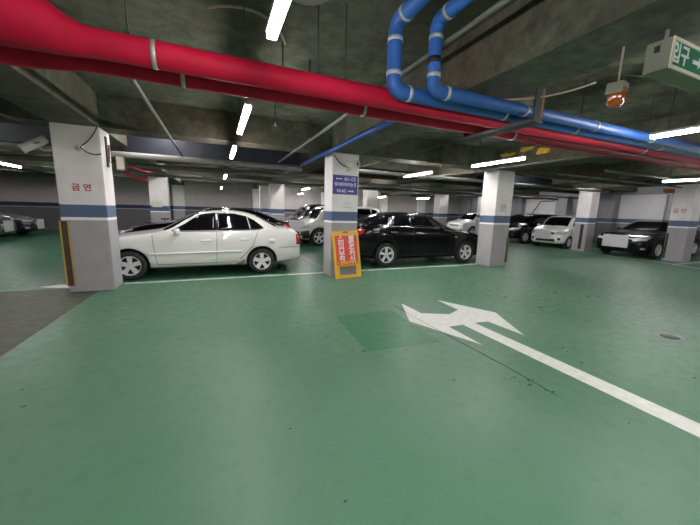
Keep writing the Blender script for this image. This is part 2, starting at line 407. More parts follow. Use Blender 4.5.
# trapeze hangers under the pipes
def hanger(x, label, broad=True):
    h = empty('pipe_hanger', (x, 2.75, 2.405), 0, label, 'pipe hanger', 'steel hangers carrying the pipes')
    w = .075 if broad else .025
    MB().box(-w, w, -.46, .48, .012, .045, .004).build('cross_bar', M['darksteel'], h)
    MB().box(-w, -w+.012, -.46, .48, .045, .050).build('cross_bar_lip', M['darksteel'], h)
    if broad:
        MB().box(-w, w*.2, -.475, -.46, .012, .84).build('hanger_strap', M['darksteel'], h)
        MB().box(w*.2, w*.6, -.475, -.462, .05, .84).build('hanger_edge', M['rust'], h)
        MB().box(-w, w*.2, .48, .50, .012, .84).build('hanger_strap', M['darksteel'], h)
    else:
        for y in (-.45, .47): MB().tube([(0, y, 0), (0, y, .84)], .006, 6).build('hanger_rod', M['darksteel'], h)
    return h
hanger(2.99, 'broad dark steel hanger strap crossing under all four pipes')
def clamp(x, label):
    h = empty('pipe_clamp', (x, 2.76, 2.548), 0, label, 'pipe hanger')
    MB().box(-.018, .018, -.03, .03, .086, .10, .003).build('saddle_clip', M['darksteel'], h)
    MB().tube([(0, 0, .09), (0, 0, .695)], .005, 6).build('rod', M['darksteel'], h)
for x, l in ((-.5, 'thin rod clamp on red pipe at left near the silver tape band'), (.26, 'thin rod clamp on red pipe left of the near lamp rod'), (.85, 'thin rod clamp on red pipe right of the near lamp'), (1.1, 'thin rod clamp on red pipe just left of blue elbows'), (4.4, 'thin rod clamp on red pipe below amber beacon'), (6.0, 'thin rod clamp on red pipe near right edge')):
    clamp(x, l)
# smaller ceiling pipes along the aisle direction
pipe('conduit', [(-.66, 3.2, 2.645), (-.66, 8.6, 2.645)], .022, M['galv'], 'grey sprinkler pipe slanting above the white sedan')
pipe('conduit', [(1.95, -.98, 3.0), (1.95, 3.3, 3.0), (1.53, 3.3, 2.66), (1.53, 8.2, 2.66)], .022, M['galv'], 'long grey conduit passing behind the blue pipe elbows', .05)
pipe('conduit', [(2.16, 3.35, 2.665), (2.16, 10.5, 2.665)], .034, M['bluethin'], 'slim blue pipe running towards top of middle column')
pipe('conduit', [(6.27, 3.5, 2.6), (6.27, 13.0, 2.6)], .02, M['galv'], 'thin pale conduit above the right column')
pipe('conduit', [(3.75, 3.4, 2.69), (3.75, 12.5, 2.69)], .013, M['darksteel'], 'thin dark conduit above the black sedan')
pipe('conduit', [(2.52, 2.92, 3.2), (2.52, 2.92, 2.72)], .035, M['bluethin'], 'short blue stub pipe coming down behind blue pipes')
# cross pipes further back
p1 = pipe('supply_pipe', [(-13, 7.95, 2.5), (2.05, 7.95, 2.5)], .06, M['palepipe'], 'pale pipe crossing behind first row columns, upper of two')
p2 = pipe('supply_pipe', [(-13, 9.8, 2.49), (4.9, 9.8, 2.49)], .06, M['palepipe'], 'pale pipe crossing farther back above the parked cars')
pipe('supply_pipe', [(2.9, 7.6, 2.52), (14.5, 7.6, 2.52)], .05, M['galv'], 'grey pipe crossing above roof of the black sedan')
pipe('supply_pipe', [(-13, 12.6, 2.5), (19, 12.6, 2.5)], .06, M['galv'], 'grey pipe crossing far back near second column row')
pipe('supply_pipe', [(2.9, 10.9, 2.5), (19, 10.9, 2.5)], .045, M['palepipe'], 'pale pipe crossing behind the black sedan towards east')
pipe('supply_pipe', [(8.5, 4.6, 2.6), (19, 4.6, 2.6)], .03, M['galv'], 'slim pale pipe under ceiling at right, nearest cross pipe')
pipe('supply_pipe', [(8.5, 5.7, 2.62), (19, 5.7, 2.62)], .022, M['galv'], 'slim grey pipe just beyond the nearest cross pipe at right')
MB().box(-1.75, 2.1, 8.3, 8.9, 2.56, 2.95, .01).build('duct_shade_box', M['duct_shade'], label='dark rectangular box standing in for shade behind the pale cross pipe', cat='duct')  # dark box added where the space behind the beam lies in shadow
MB().box(-6.42, -2.6, 8.3, 8.8, 2.62, 2.95, .01).build('duct_shade_box', M['duct_shade'], label='dark rectangular duct beyond left column', cat='duct')
MB().box(8.6, 11.9, 8.2, 8.7, 2.62, 2.9, .01).build('duct_shade_box', M['duct_shade'], label='dark rectangular duct over the right bays', cat='duct')
MB().box(15.4, 19.6, 6.0, 6.3, 2.50, 2.62).build('cable_tray', M['orangepipe'], label='orange brown tray along ceiling above black saloon at right', cat='cable tray')
MB().box(4.5, 14.0, 13.6, 14.0, 2.5, 2.56).build('cable_tray', M['galv'], label='grey cable tray crossing far back above columns', cat='cable tray')
MB().tube(fillet([(-2.66, 11.98, 2.56), (-2.3, 11.98, 2.32), (-2.18, 11.98, 2.28), (-1.95, 11.98, 2.27)], .06), .03, 10).build(
    'sprinkler_branch', M['red'], label='short red branch pipe behind top of left column', cat='pipe')
MB().tube(fillet([(14.9, 15.6, 2.4), (14.6, 15.0, 2.4), (14.6, 15., 1.3)], .1), .02, 6).build('conduit', M['galv'], label='grey drop conduit by far right column', cat='pipe')
# diagonal pipe on the white panel of the east wall
MB().tube([(19.84, 14.9, 1.45), (19.84, 14.25, 2.45), (19.84, 13.3, 2.45)], .03, 6).build('wall_pipe', M['darksteel'], label='dark bent pipe on white panel of east wall', cat='pipe')
# loops of flexible conduit on the slab
MB().tube(bez((.18, 2.3, 3.19), (.85, 3.2, 3.1), (1.0, 2.2, 3.19), 14), .03, 8).build('flexible_conduit', M['palepipe'], label='pale flexible conduit looped on ceiling beside the near lamp', cat='conduit')
MB().tube(bez((.0, 3.3, 3.21), (.5, 2.9, 3.2), (.75, 3.6, 3.21), 10), .012, 6).build('ceiling_cable', M['pinkcable'], label='thin pale cable on slab behind the near lamp', cat='cable')
MB().tube(bez((2.5, 2.9, 2.78), (2.9, 2.35, 2.55), (3.25, 1.95, 2.72), 12), .009, 6).build('ceiling_cable', M['pinkcable'], label='sagging pinkish cable over the blue pipes', cat='cable')
MB().tube(bez((2.9, 1.9, 2.72), (3.15, 1.65, 2.66), (3.6, 1.7, 2.74), 12), .006, 6).build('ceiling_cable', M['cable'], label='thin dark cable strung near the amber beacon', cat='cable')
MB().tube([(-3.0, 4.6, 2.66), (-2.55, 6.4, 2.66)], .02, 6).build('ceiling_cable', M['cable'], label='dark cable along ceiling above left security camera', cat='cable')
# yellow sealing foam on beam
for k, (y, z, sy_, sz_) in enumerate(((6.25, 3.07, .26, .05), (5.72, 3.13, .24, .06), (5.28, 3.02, .20, .09))):
    b = MB(); n = 14
    rr = [random.uniform(.6, 1.15) for _ in range(n)]
    b.prism([(y+rr[i]*sy_*math.cos(2*PI*i/n), z+rr[i]*sz_*math.sin(2*PI*i/n)) for i in range(n)], 7.17, 7.214, 'yzx')
    b.build('sealing_foam', M['foam'], label=['yellow sealing foam on beam side directly above the right column', 'yellow sealing foam on beam side, middle of the three patches', 'yellow sealing foam on beam side, patch nearest the red pipes'][k], cat='sealing foam')
# small ceiling fittings
def sprinkler(x, y, z, label):
    s = empty('fire_sprinkler', (x, y, z), 0, label, 'sprinkler', 'ceiling sprinkler heads')
    MB().tube([(0, 0, 0), (0, 0, 3.22-z)], .008, 6).build('drop_rod', M['darksteel'], s)
    MB().lathe([(.001, -.03), (.025, -.028), (.012, -.01), (.012, .02), (.001, .022)], 10).build('head', M['band'], s)
for a in ((.95, 5.4, 2.85, 'sprinkler head hanging above the white sedan'), (1.75, 6.2, 2.85, 'sprinkler head left of middle column top'), (4.9, 6.1, 2.6, 'sprinkler head above the black sedan'), (.72, 3.6, 2.75, 'sprinkler head just behind the red pipes'), (3.7, 3.4, 2.78, 'sprinkler head right of the broad pipe strap')):
    sprinkler(*a)
MB().lathe([(.001, -.05), (.05, -.045), (.055, 0), (.045, .02), (.001, .02)], 18).build('smoke_detector', M['camwhite'], loc=(1.10, 3.9, 2.93), label='round white smoke detector just behind the red pipes', cat='smoke detector')
MB().tube([(1.10, 3.9, 2.94), (1.10, 3.9, 3.24)], .012, 6).build('detector_rod', M['darksteel'], bpy.data.objects['smoke_detector']).matrix_parent_inverse = Matrix.Translation((-1.10, -3.9, -2.93))

# ---------------------------------------------------------------- lamps
def make_lamp(low=False):
    l = empty('ceiling_lamp', (0, 0, 2.48), 0)
    MB().box(-.027, .027, -.60, .60, -.015, .02, .008).build('diffuser', M['tube'], l)
    MB().box(-.031, .031, -.61, .61, .0205, .05, .004).build('housing', M['lamphouse'], l)
    for y in (-.45, .45): MB().tube([(0, y, .05), (0, y, .11 if low else .75)], .005, 6).build('hanger_rod', M['darksteel'], l)
    return l
lamp0 = make_lamp(); lampl = make_lamp(True); first = [True]
def lamp(x, y, label, group, z=2.48):
    o = copy_tree(lampl) if z > 3 else (lamp0 if first[0] else copy_tree(lamp0))
    if z < 3: first[0] = False
    o.location = (x, y, z); tag(o, label, 'ceiling lamp', group)
    return o
for y, lab in ((1.42, 'lit strip lamp at top of picture in front of the red pipes'), (4.03, 'lit strip lamp just behind red pipes above white sedan'),
               (6.35, 'lit strip lamp next beyond the one behind red pipes'), (11.4, 'small distant lit lamp, upper of far pair above white sedan roof'),
               (18.2, 'small distant lit lamp, lowest above white sedan roof')):
    lamp(.34, y, lab, 'lamps in the row above the white sedan')
for x, y, lab in ((4.92, 1.62, 'bright strip lamp partly behind the blue pipe at right edge'), (5.0, 4.6, 'strip lamp right above the right column top'),
                  (4.95, 7.1, 'strip lamp above roof of black sedan'), (4.15, 15.3, 'pinkish distant lamp left of middle column')):
    lamp(x, y, lab, 'lamps in the row above the black sedan')
for x, y, lab in ((10.9, 3.9, 'bright strip lamp above rightmost column'), (12.4, 17.0, 'distant lamp above black sedan roof, right of two'), (10.75, 19.6, 'distant lamp just right of middle column'),
                  (-4.8, 10.9, 'lamp glinting left of the left column'), (5.2, 20.5, 'distant lamp against the far wall left of middle column')):
    lamp(x, y, lab, 'scattered far lamps', 2.48 if y < 5 or y > 18 else 2.4)
hid = [(x, y, 2.48) for x, y in ((.34, -1.2), (.34, -4.0), (.34, -6.8), (5.0, -1.0), (5.0, -4.2), (-4.6, 3.2), (-4.6, -.5), (-4.6, -5.5), (10.8, -.2), (9.7, -4.5), (-9.5, 5), (2.7, -3.0), (2.5, -.7), (-2.0, -2.6), (7.6, -2.6))]  # unseen lamps mostly behind the camera, a few added to brighten column fronts
hid += [(x, y, 3.12) for x in (-8.6, -4.6, -.9, 3.3, 6.3, 9.7, 13.2, 17.2) for y in (7.75, 13.3, 18.5)]  # fill lamps added between the beams to brighten far columns and walls
hid += [(17.4, 3.6, 2.6), (17.4, -1, 2.6)]
for x, y, z in hid:
    lamp(x, y, 'unseen strip lamp, some added as fill, outside the picture or hidden behind beams', 'unseen lamps, some added as fill', z)
for c_ in list(lampl.children)+[lampl]: bpy.data.objects.remove(c_)

# ---------------------------------------------------------------- column fittings
# red lettering on the left column
nl = empty('no_smoking_lettering', (-2.0, 6.4985, 1.742), 0, 'red no smoking lettering on the left column front', 'lettering')
MB().box(-.17, .20, -.001, .0, -.10, .09).build('backing_sheet', M['column'], nl)
text('금 연', .125, M['redtext'], nl, (0.01, -.003, -.0), FRONT, bold=.003)
fr = empty('no_smoking_lettering', (15.0985, 5.62, 1.80), 0, 'small red no smoking lettering on rightmost column', 'lettering')
text('금 연', .17, M['redtext'], fr, (-.002, 0, 0), WEST, bold=.002)
# notice on the right column
nt_ = empty('paper_notice', (7.52, 6.4985, 1.69), 0, 'small paper notice with red border on right column', 'notice')
MB().box(-.12, .12, -.002, 0, -.11, .11).build('sheet', M['paper'], nt_)
b = MB()
for x0, x1, z0, z1 in ((-.11, .11, .09, .1), (-.11, .11, -.07, -.063), (-.11, -.10, -.07, .1), (.10, .11, -.07, .1), (-.08, .08, .035, .06), (-.08, .08, -.005, .012), (-.08, .03, -.045, -.03), (-.11, .11, -.1, -.09)):
    b.box(x0, x1, -.004, -.002, z0, z1)
b.build('printing', flat('faded red print', (.50, .28, .25), .6), nt_)
tag(MB().box(-2.27, -1.94, 14.46, 14.478, 1.42, 1.66).build('wall_notice', M['greenpaper']), 'pale greenish notice taped on the column behind white sedan windscreen', 'notice')

# junction box, cables and cameras on the left column
jb = empty('junction_box', (-1.965, 6.5, 2.37), 0, 'round white junction box near top of left column', 'junction box')
MB().lathe([(.052, 0), (.052, .03), (.046, .038), (.001, .038)], 24, Matrix.Rotation(PI/2, 4, 'X')).build('case', M['camwhite'], jb)
MB().lathe([(.009, .037), (.009, .042), (.001, .042)], 12, Matrix.Rotation(PI/2, 4, 'X')).build('screw_hole', M['black'], jb)
MB().tube(bez((-1.70, 6.48, 2.715), (-1.78, 6.46, 2.50), (-1.93, 6.475, 2.40), 12)+bez((-1.93, 6.46, 2.37), (-1.82, 6.475, 2.24), (-1.675, 6.47, 2.30), 10), .010, 8).build(
    'camera_cable', M['cable'], label='dark cable looping over left column through junction box', cat='cable')

def bullet_camera(name, loc, d, L, r, label, mount, mat='camwhite'):
    """security camera at loc with its body along unit direction d (towards the lens)"""
    root = empty(name, loc, 0, label, 'security camera')
    d = V(d).normalized(); q = d.to_track_quat('Z', 'Y').to_matrix().to_4x4()
    MB().lathe([(.001, -L/2), (r*.7, -L/2), (r*.95, -L/2+.02), (r, -L*.1), (r, L*.42), (r*1.12, L*.43), (r*1.12, L*.5), (r*.82, L*.5)], 24, q).build('housing', M[mat], root)
    MB().lathe([(r*.84, L*.5-.006), (r*.45, L*.5-.012), (r*.43, L*.5-.004), (.001, L*.5-.002)], 20, q).build('lens_plate', M['camwhite'], root)
    MB().lathe([(r*.42, L*.5-.004), (r*.36, L*.5+.004), (.001, L*.5+.006)], 16, q).build('lens', M['black'], root)
    b = MB(); b.tube([V(p)-V(loc) for p in mount], .014, 8); b.build('bracket', M['camwhite'], root)
    MB().lathe([(.035, 0), (.035, .012), (.001, .014)], 16, Matrix.Translation(V(mount[-1])-V(loc)) @ (V(mount[-2])-V(mount[-1])).normalized().to_track_quat('Z', 'Y').to_matrix().to_4x4()).build('mount_plate', M['camwhite'], root)
    return root
bullet_camera('security_camera', (-2.585, 6.68, 2.395), (-.66, -.16, -.46), .36, .066, 'white security camera on bracket at left of left column', [(-2.56, 6.70, 2.40), (-2.50, 6.72, 2.31), (-2.315, 6.72, 2.33)])
MB().tube(bez((-2.50, 6.74, 2.48), (-2.62, 6.56, 2.36), (-2.50, 6.64, 2.42), 10), .009, 6).build('camera_cable', M['cable'], label='short dark cable curled on left security camera', cat='cable')
bullet_camera('security_camera', (2.735, 6.30, 2.475), (.30, -.85, -.06), .30, .072, 'round fronted security camera near top of middle column', [(2.74, 6.34, 2.44), (2.72, 6.38, 2.37), (2.70, 6.498, 2.36)])
MB().tube(bez((2.36, 6.485, 2.69), (2.52, 6.46, 2.40), (2.74, 6.40, 2.42), 14), .012, 8).build('camera_cable', M['cable'], label='dark cable draped to the camera on middle column', cat='cable')
# box camera on the right side of the left column
bc = empty('security_camera', (-1.50, 6.78, 2.20), .25, 'beige box camera on arm at right of left column', 'security camera')
MB().box(-.055, .055, -.14, .14, -.105, .10, .01).build('housing', M['camwhite'], bc)
MB().box(.055, .075, -.16, .15, -.11, .115, .003).build('sun_shield', M['hazard'], bc)
MB().box(-.05, .05, -.146, -.14, -.09, .09).build('glass_front', M['cream'], bc)
MB().tube([(-.05, .05, .0), (-.15, .09, .02), (-.13, .09, .30)], .016, 8).build('bracket', M['rust'], bc)
MB().box(-1.679, -1.66, 6.72, 6.80, 2.12, 2.62, .003).build('bracket_rail', M['darksteel'], label='dark mounting rail on right side of left column', cat='bracket')
MB().tube(fillet([(-1.40, 6.88, 2.18), (-1.22, 7.1, 2.12), (-1.08, 7.25, 2.12)], .04), .010, 6).build('pink_conduit', M['red'], label='thin reddish conduit right of the beige box camera', cat='conduit')

# guards on column corners
def guard(x, y, z0, z1, label, wide, edge=True, yaw=0):
    g = empty('corner_guard', (x, y, 0), yaw, label, 'corner guard')
    MB().box(-.006, wide, -.014, 0, z0, z1, .003).build('front_strip', M['hazard' if edge else 'maroon'], g)
    MB().box(-.016, -.001, -.014, wide, z0, z1, .003).build('side_strip', M['hazard' if edge else 'maroon'], g)
    if edge:
        for xx in (-.018, wide-.016):
            MB().box(xx, xx+.018, -.018, -.0145, z0, z1).build('edge_stripe', M['guardyellow'], g)
    return g
guard(-2.312, 6.498, .12, 1.20, 'dark corner guard with yellow edges on left column', .10)
g = guard(7.849, 6.502, .12, .86, 'dark corner guard on right corner of right column', .05, True); g.rotation_euler = (0, 0, PI/2)
for x, y0_, w_, z1_, lab in ((14.799, 8.50, .12, 1.18, 'dark maroon guard strip on column beside small white hatchback'), (15.099, 5.78, .06, 1.0, 'dark maroon guard strip on rightmost column')):
    g = empty('corner_guard', (x, y0_, 0), 0, lab, 'corner guard')
    MB().box(-.014, 0, 0, w_, .1, z1_, .003).build('strip', M['maroon'], g)
    MB().box(-.018, -.0142, w_/2-.006, w_/2+.006, .1, z1_).build('ridge', M['hazard'], g)

# violet blue direction sign on the middle column
sg = empty('direction_sign', (2.655, 6.499, 2.05), 0, 'violet blue direction sign with white arrows on middle column', 'sign')
MB().box(-.295, .295, -.012, 0, -.205, .205, .004).build('board', M['signblue'], sg)
def arrow(par, x, z, L, d, mat, y, t=.011, h=.03):
    a = d*L/2
    MB().prism([(x-a, z-t), (x+a-d*h*1.2, z-t), (x+a-d*h*1.2, z-h), (x+a, z), (x+a-d*h*1.2, z+h), (x+a-d*h*1.2, z+t), (x-a, z+t)], y, y-.002, 'xzy').build('arrow', mat, par)
arrow(sg, -.155, .125, .15, -1, M['signtext'], -.0125)
text('61-12', .110, M['signtext'], sg, (.105, -.0135, .125), FRONT, bold=.0012, sx=1.05)
text('엘리베이터타는곳', .088, M['signtext'], sg, (.0, -.0135, .003), FRONT, bold=.0012, sx=.80)
text('10-62', .095, M['signtext'], sg, (-.10, -.0135, -.132), FRONT, bold=.0012, sx=1.05)
arrow(sg, .13, -.132, .14, 1, M['signtext'], -.0125)
ft = empty('faded_notice', (2.70, 6.4985, 1.62), 0, 'faint grey printed notice under the violet blue sign', 'notice')
b = MB()
for z0, x0, x1 in ((.06, -.07, .05), (.035, -.09, .08), (0, -.05, .04), (-.05, -.12, .10), (-.065, -.08, .10)): b.box(x0, x1, -.0015, 0, z0, z0+.008)
b.build('print', flat('faint grey print', (.5, .49, .47), .6), ft)

# yellow board leaning on the middle column
af = empty('warning_board', (2.70, 6.27, 0), 0, 'yellow warning board with red panel leaning on middle column', 'warning sign')
W2, HH = .315, 1.06
lean = Matrix.Rotation(-math.radians(10), 4, 'X') @ Matrix.Rotation(math.radians(-2.6), 4, 'Y')
def onboard(o): o.matrix_local = lean @ Matrix.Translation(o.location) @ o.rotation_euler.to_matrix().to_4x4(); return o
b = MB()
b.box(-W2, W2, -.02, .02, .30, .98, .004); b.box(-W2, -.205, -.02, .02, .0, .30, .004); b.box(.205, W2, -.02, .02, .0, .30, .004)
b.box(-.205, .205, -.02, .02, .0, .07, .004); b.box(-.205, .205, -.02, .02, .27, .302, .004)
b.box(-W2, -.06, -.02, .02, .98, HH, .004); b.box(.07, W2, -.02, .02, .98, HH, .004)
b.box(-.06, .07, -.02, .02, 1.045, HH, .003); b.box(-.06, .07, -.02, .02, .975, 1.005, .003)
onboard(b.build('frame', M['yellow'], af))
onboard(MB().box(-.262, .262, -.026, -.019, .30, .955, .003).build('red_panel', M['signred'], af))
for i, (chs, x) in enumerate((('스티커부착', -.125), ('불법주차시', .125))):
    for k, ch in enumerate(chs):
        onboard(text(ch, .132, M['signtext'], af, (x, -.0285, .885-.112*k), FRONT, bold=.0035, sx=1.25))
onboard(text('!', .11, M['yellowtext'], af, (-.225, -.0285, .345), FRONT, bold=.003))
onboard(text('관리사무소', .092, M['yellowtext'], af, (.03, -.0285, .345), FRONT, bold=.003))
# back leg of the folding board
onboard(MB().box(-.30, -.26, .022, .05, .02, 1.0, .003).build('rear_leg', M['yellow'], af))
onboard(MB().box(.26, .30, .022, .05, .02, 1.0, .003).build('rear_leg', M['yellow'], af))

# ---------------------------------------------------------------- hanging entrance sign and beacon
ex = empty('entrance_sign', (2.70, 1.20, 2.46), 0, 'hanging green entrance sign box at upper right corner', 'sign')
MB().box(0, .72, 0, .13, 0, .185, .004).build('case', M['box'], ex)
MB().box(-.002, .0, .055, .085, .115, .155).build('vent', M['black'], ex)
b = MB()
for x0, x1, z0, z1 in ((.005, .715, .0, .022), (.005, .715, .163, .185), (.005, .028, .022, .163), (.692, .715, .022, .163)): b.box(x0, x1, -.01, .0, z0, z1, .002)
b.build('frame', M['cream'], ex)
MB().box(.028, .692, -.003, -.0005, .022, .163).build('green_panel', M['exitgreen'], ex)
text('입구', .125, M['signtext'], ex, (.122, -.005, .092), FRONT, bold=.0025, sx=.95)
arrow(ex, .345, .09, .12, 1, M['signtext'], -.0035, .012, .035)
for x in (.06, .66): MB().tube([(x, .06, .185), (x, .06, .78)], .011, 8).build('hanging_rod', M['palepipe'], ex)

be = empty('warning_beacon', (2.76, 1.5, 2.44), .2, 'amber warning beacon hanging upside down from thin rod', 'beacon')
b = MB(); b.box(-.055, .055, -.045, .045, .02, .035, .004)
b.prism([(-.055, .035), (.055, .035), (.06, -.02), (.05, .0), (-.045, .0), (-.065, -.045)], -.05, .05, 'xzy')
b.build('mount', M['box'], be)
MB().lathe([(.052, .0), (.056, -.03), (.054, -.085), (.044, -.112), (.024, -.126), (.001, -.13)], 24).build('amber_dome', M['amber'], be)
MB().lathe([(.016, -.0), (.016, -.05), (.001, -.055)], 12).build('bulb', M['chrome'], be)
MB().tube([(0, 0, .03), (0, 0, .80)], .007, 8).build('hanging_rod', M['pinkcable'], be)

# ---------------------------------------------------------------- cars
def make_body(st, paint, wheels, wr, name='body', under=None):
    """st: stations (x, zlow, zbelt, ztop, hw, hwroof, cab 0..1); closed subdivided loft, front at x=0 looking to -X"""
    bm = bmesh.new(); rings = []
    for (x, zl, zb, zt, hw, hr, c) in st:
        h = []
        h.append((0, zl)); h.append((hw*.70, zl)); h.append((hw*.93, zl+.02)); h.append((hw*.985, zl+(zb-zl)*.22))
        h.append((hw, zl+(zb-zl)*.50)); h.append((hw*.99, zl+(zb-zl)*.80)); h.append((hw*.955, zb))
        a = hw*.80*(1-c)+(hw*.90)*c; z6 = (zb+(zt-zb)*.55)*(1-c)+(zb+.03)*c
        h.append((a+.04*(1-c)*hw, z6))
        h.append((hw*.60*(1-c)+hr*c, (zt-.01)*(1-c)+(zt-.075)*c))
        h.append((hw*.42*(1-c)+hr*.84*c, (zt-.003)*(1-c)+(zt-.012)*c))
        h.append((0, zt+.012))
        ring = [bm.verts.new((x, y, z)) for y, z in h]+[bm.verts.new((x, -y, z)) for y, z in h[-2:0:-1]]
        rings.append(ring)
    n = len(rings[0])
    for a, b in zip(rings, rings[1:]):
        for k in range(n): bm.faces.new((a[k], a[(k+1) % n], b[(k+1) % n], b[k]))
    for ring, rev in ((rings[0], False), (rings[-1], True)):
        # cap as strips so the subdivision stays clean
        h = n//2
        for k in range(h):
            l0, l1 = ring[k], ring[k+1]; r0, r1 = ring[-k % n], ring[(n-k-1) % n]
            vs = []
            for v in (l0, l1, r1, r0):
                if v not in vs: vs.append(v)
            if len(vs) > 2: bm.faces.new(vs if rev else vs[::-1])
    bmesh.ops.recalc_face_normals(bm, faces=bm.faces[:])
    me = bpy.data.meshes.new(name); bm.to_mesh(me); bm.free()
    o = link(me, 'tmp', paint)
    md = o.modifiers.new('s', 'SUBSURF'); md.levels = 2; md.render_levels = 2
    me2 = evaluate(o); o.modifiers.clear(); o.data = me2
    bb = bmesh.new(); bb.from_mesh(me2); bvh = BVHTree.FromBMesh(bb); bb.free()
    hwm = max(s[4] for s in st)
    cut = MB()
    for wx in wheels:
        for sgn in (-1, 1):
            Mx = Matrix.Translation((wx, sgn*(hwm-.14), wr+.005)) @ Matrix.Rotation(PI/2, 4, 'X')
            cut.lathe([(wr*1.17, -.17), (wr*1.17, .17)], 40, Mx, close=True)
    co = cut.build('cut', M['rimdark'])
    o.data.materials.append(M['rimdark'])
    md = o.modifiers.new('b', 'BOOLEAN'); md.operation = 'DIFFERENCE'; md.object = co; md.solver = 'EXACT'
    try: md.material_mode = 'TRANSFER'
    except Exception: pass
    me3 = evaluate(o)
    bpy.data.objects.remove(o); bpy.data.objects.remove(co)
    for p in me3.polygons: p.use_smooth = True
    return me3, bvh

def patch(bvh, quad, d, nu=8, nv=4, off=.006, mirror=False, thick=0, two=None):
    """project a 2D patch (bottom polyline, top polyline) on the body. d: 'side-'/'side+' -> (x,z); 'top' -> (x,y); 'front'/'rear' -> (y,z)"""
    bot, top = quad
    def lerp(pl, t):
        segs = [math.dist(a, b) for a, b in zip(pl, pl[1:])]; tot = sum(segs) or 1; s = t*tot
        for (a, b), L in zip(zip(pl, pl[1:]), segs):
            if s <= L+1e-9: f = s/L if L else 0; return (a[0]+(b[0]-a[0])*f, a[1]+(b[1]-a[1])*f)
            s -= L
        return pl[-1]
    bm = bmesh.new(); grid = []
    for j in range(nv+1):
        row = []
        for i in range(nu+1):
            p = lerp(bot, i/nu); q = lerp(top, i/nu); t = j/nv
            u, w = p[0]+(q[0]-p[0])*t, p[1]+(q[1]-p[1])*t
            if d == 'side-': o, r = V((u, -3, w)), V((0, 1, 0))
            elif d == 'side+': o, r = V((u, 3, w)), V((0, -1, 0))
            elif d == 'top': o, r = V((u, w, 5)), V((0, 0, -1))
            elif d == 'front': o, r = V((-3, u, w)), V((1, 0, 0))
            else: o, r = V((9, u, w)), V((-1, 0, 0))
            h = bvh.ray_cast(o, r)
            if h[0] is None: row.append(None); continue
            nrm = h[1]
            if nrm.dot(r) > 0: nrm = -nrm
            row.append(bm.verts.new(h[0]+nrm*off-r*.002))
        grid.append(row)
    for j in range(nv):
        for i in range(nu):
            vs = [grid[j][i], grid[j][i+1], grid[j+1][i+1], grid[j+1][i]]
            if all(v is not None for v in vs):
                try: f = bm.faces.new(vs); f.smooth = True
                except Exception: pass
    bmesh.ops.recalc_face_normals(bm, faces=bm.faces[:])
    # make the normals look outwards
    if bm.faces:
        bm.faces.ensure_lookup_table()
        out = {'side-': V((0, -1, 0)), 'side+': V((0, 1, 0)), 'top': V((0, 0, 1)), 'front': V((-1, 0, 0)), 'rear': V((1, 0, 0))}[d]
        if sum(f.normal.dot(out) for f in bm.faces) < 0:
            bmesh.ops.reverse_faces(bm, faces=bm.faces[:])
    # give the pane a thickness by a rim that reaches into the body
    be = [e for e in bm.edges if e.is_boundary]
    r = bmesh.ops.extrude_edge_only(bm, edges=be)
    inw = {'side-': V((0, 1, 0)), 'side+': V((0, -1, 0)), 'top': V((0, 0, -1)), 'front': V((1, 0, 0)), 'rear': V((-1, 0, 0))}[d]
    for v in r['geom']:
        if isinstance(v, bmesh.types.BMVert): v.co += inw*(off+.012)
    return bm
def bmo(bm, name, mat, parent):
    me = bpy.data.meshes.new(name); bm.to_mesh(me); bm.free(); return link(me, name, mat, parent)

wheel_cache = {}
def wheel_meshes(r, spokes, style):
    key = (r, spokes, style)
    if key in wheel_cache: return wheel_cache[key]
    rx = Matrix.Rotation(PI/2, 4, 'X')      # local +Z -> -Y (outwards)
    w = .19; ri = r*.66
    t = MB(); t.lathe([(ri, .0), (ri*1.02, w*.5), (r*.80, w*.55), (r*.93, w*.5), (r*.985, w*.36), (r, w*.15), (r, -w*.3), (r*.95, -w*.5), (ri, -w*.5), (ri, 0)], 40, rx)
    tyre = t.build('t', M['rubber']); tm = tyre.data; bpy.data.objects.remove(tyre)
    b = MB()
    b.lathe([(ri*1.0, w*.50), (ri*.99, w*.53), (ri*.93, w*.50), (ri*.90, w*.30), (ri*.90, -.02)], 40, rx)
    b.lathe([(.001, w*.43), (ri*.17, w*.42), (ri*.22, w*.38), (ri*.24, w*.2)], 20, rx)
    for k in range(spokes):
        a = 2*PI*k/spokes+PI/2
        R = rx @ Matrix.Rotation(a, 4, 'Z')
        wi, wo = (ri*.13, ri*.17) if style == 'five' else (ri*.17, ri*.24)
        for z0, z1 in ((w*.24, w*.42),):
            c = [(ri*.15, -wi, z0), (ri*.15, wi, z0), (ri*.95, wo, z0), (ri*.95, -wo, z0), (ri*.15, -wi, z1), (ri*.15, wi, z1), (ri*.95, wo, z1*1.06), (ri*.95, -wo, z1*1.06)]
            vs = [b.b.verts.new(R @ V(p)) for p in c]
            for f in ((0, 3, 2, 1), (4, 5, 6, 7), (0, 1, 5, 4), (1, 2, 6, 5), (2, 3, 7, 6), (3, 0, 4, 7)): b.b.faces.new([vs[i] for i in f])
    rimo = b.build('r', M['rim']); rm = rimo.data; bpy.data.objects.remove(rimo)
    c = MB(); c.lathe([(.001, w*.12), (ri*.92, w*.12), (ri*.92, .0)], 30, rx)
    co = c.build('c', M['rimdark']); cm = co.data; bpy.data.objects.remove(co)
    wheel_cache[key] = (tm, rm, cm); return wheel_cache[key]
def add_wheels(root, xs, hw, r, spokes=5, style='five'):
    tm, rm, cm = wheel_meshes(r, spokes, style)
    for x in xs:
        for s in (-1, 1):
            w = link(tm, 'wheel', None, root, (x, s*(hw-.115), r), (0, 0, 0 if s < 0 else PI))
            link(rm, 'rim', None, w); link(cm, 'brake_disc', None, w)

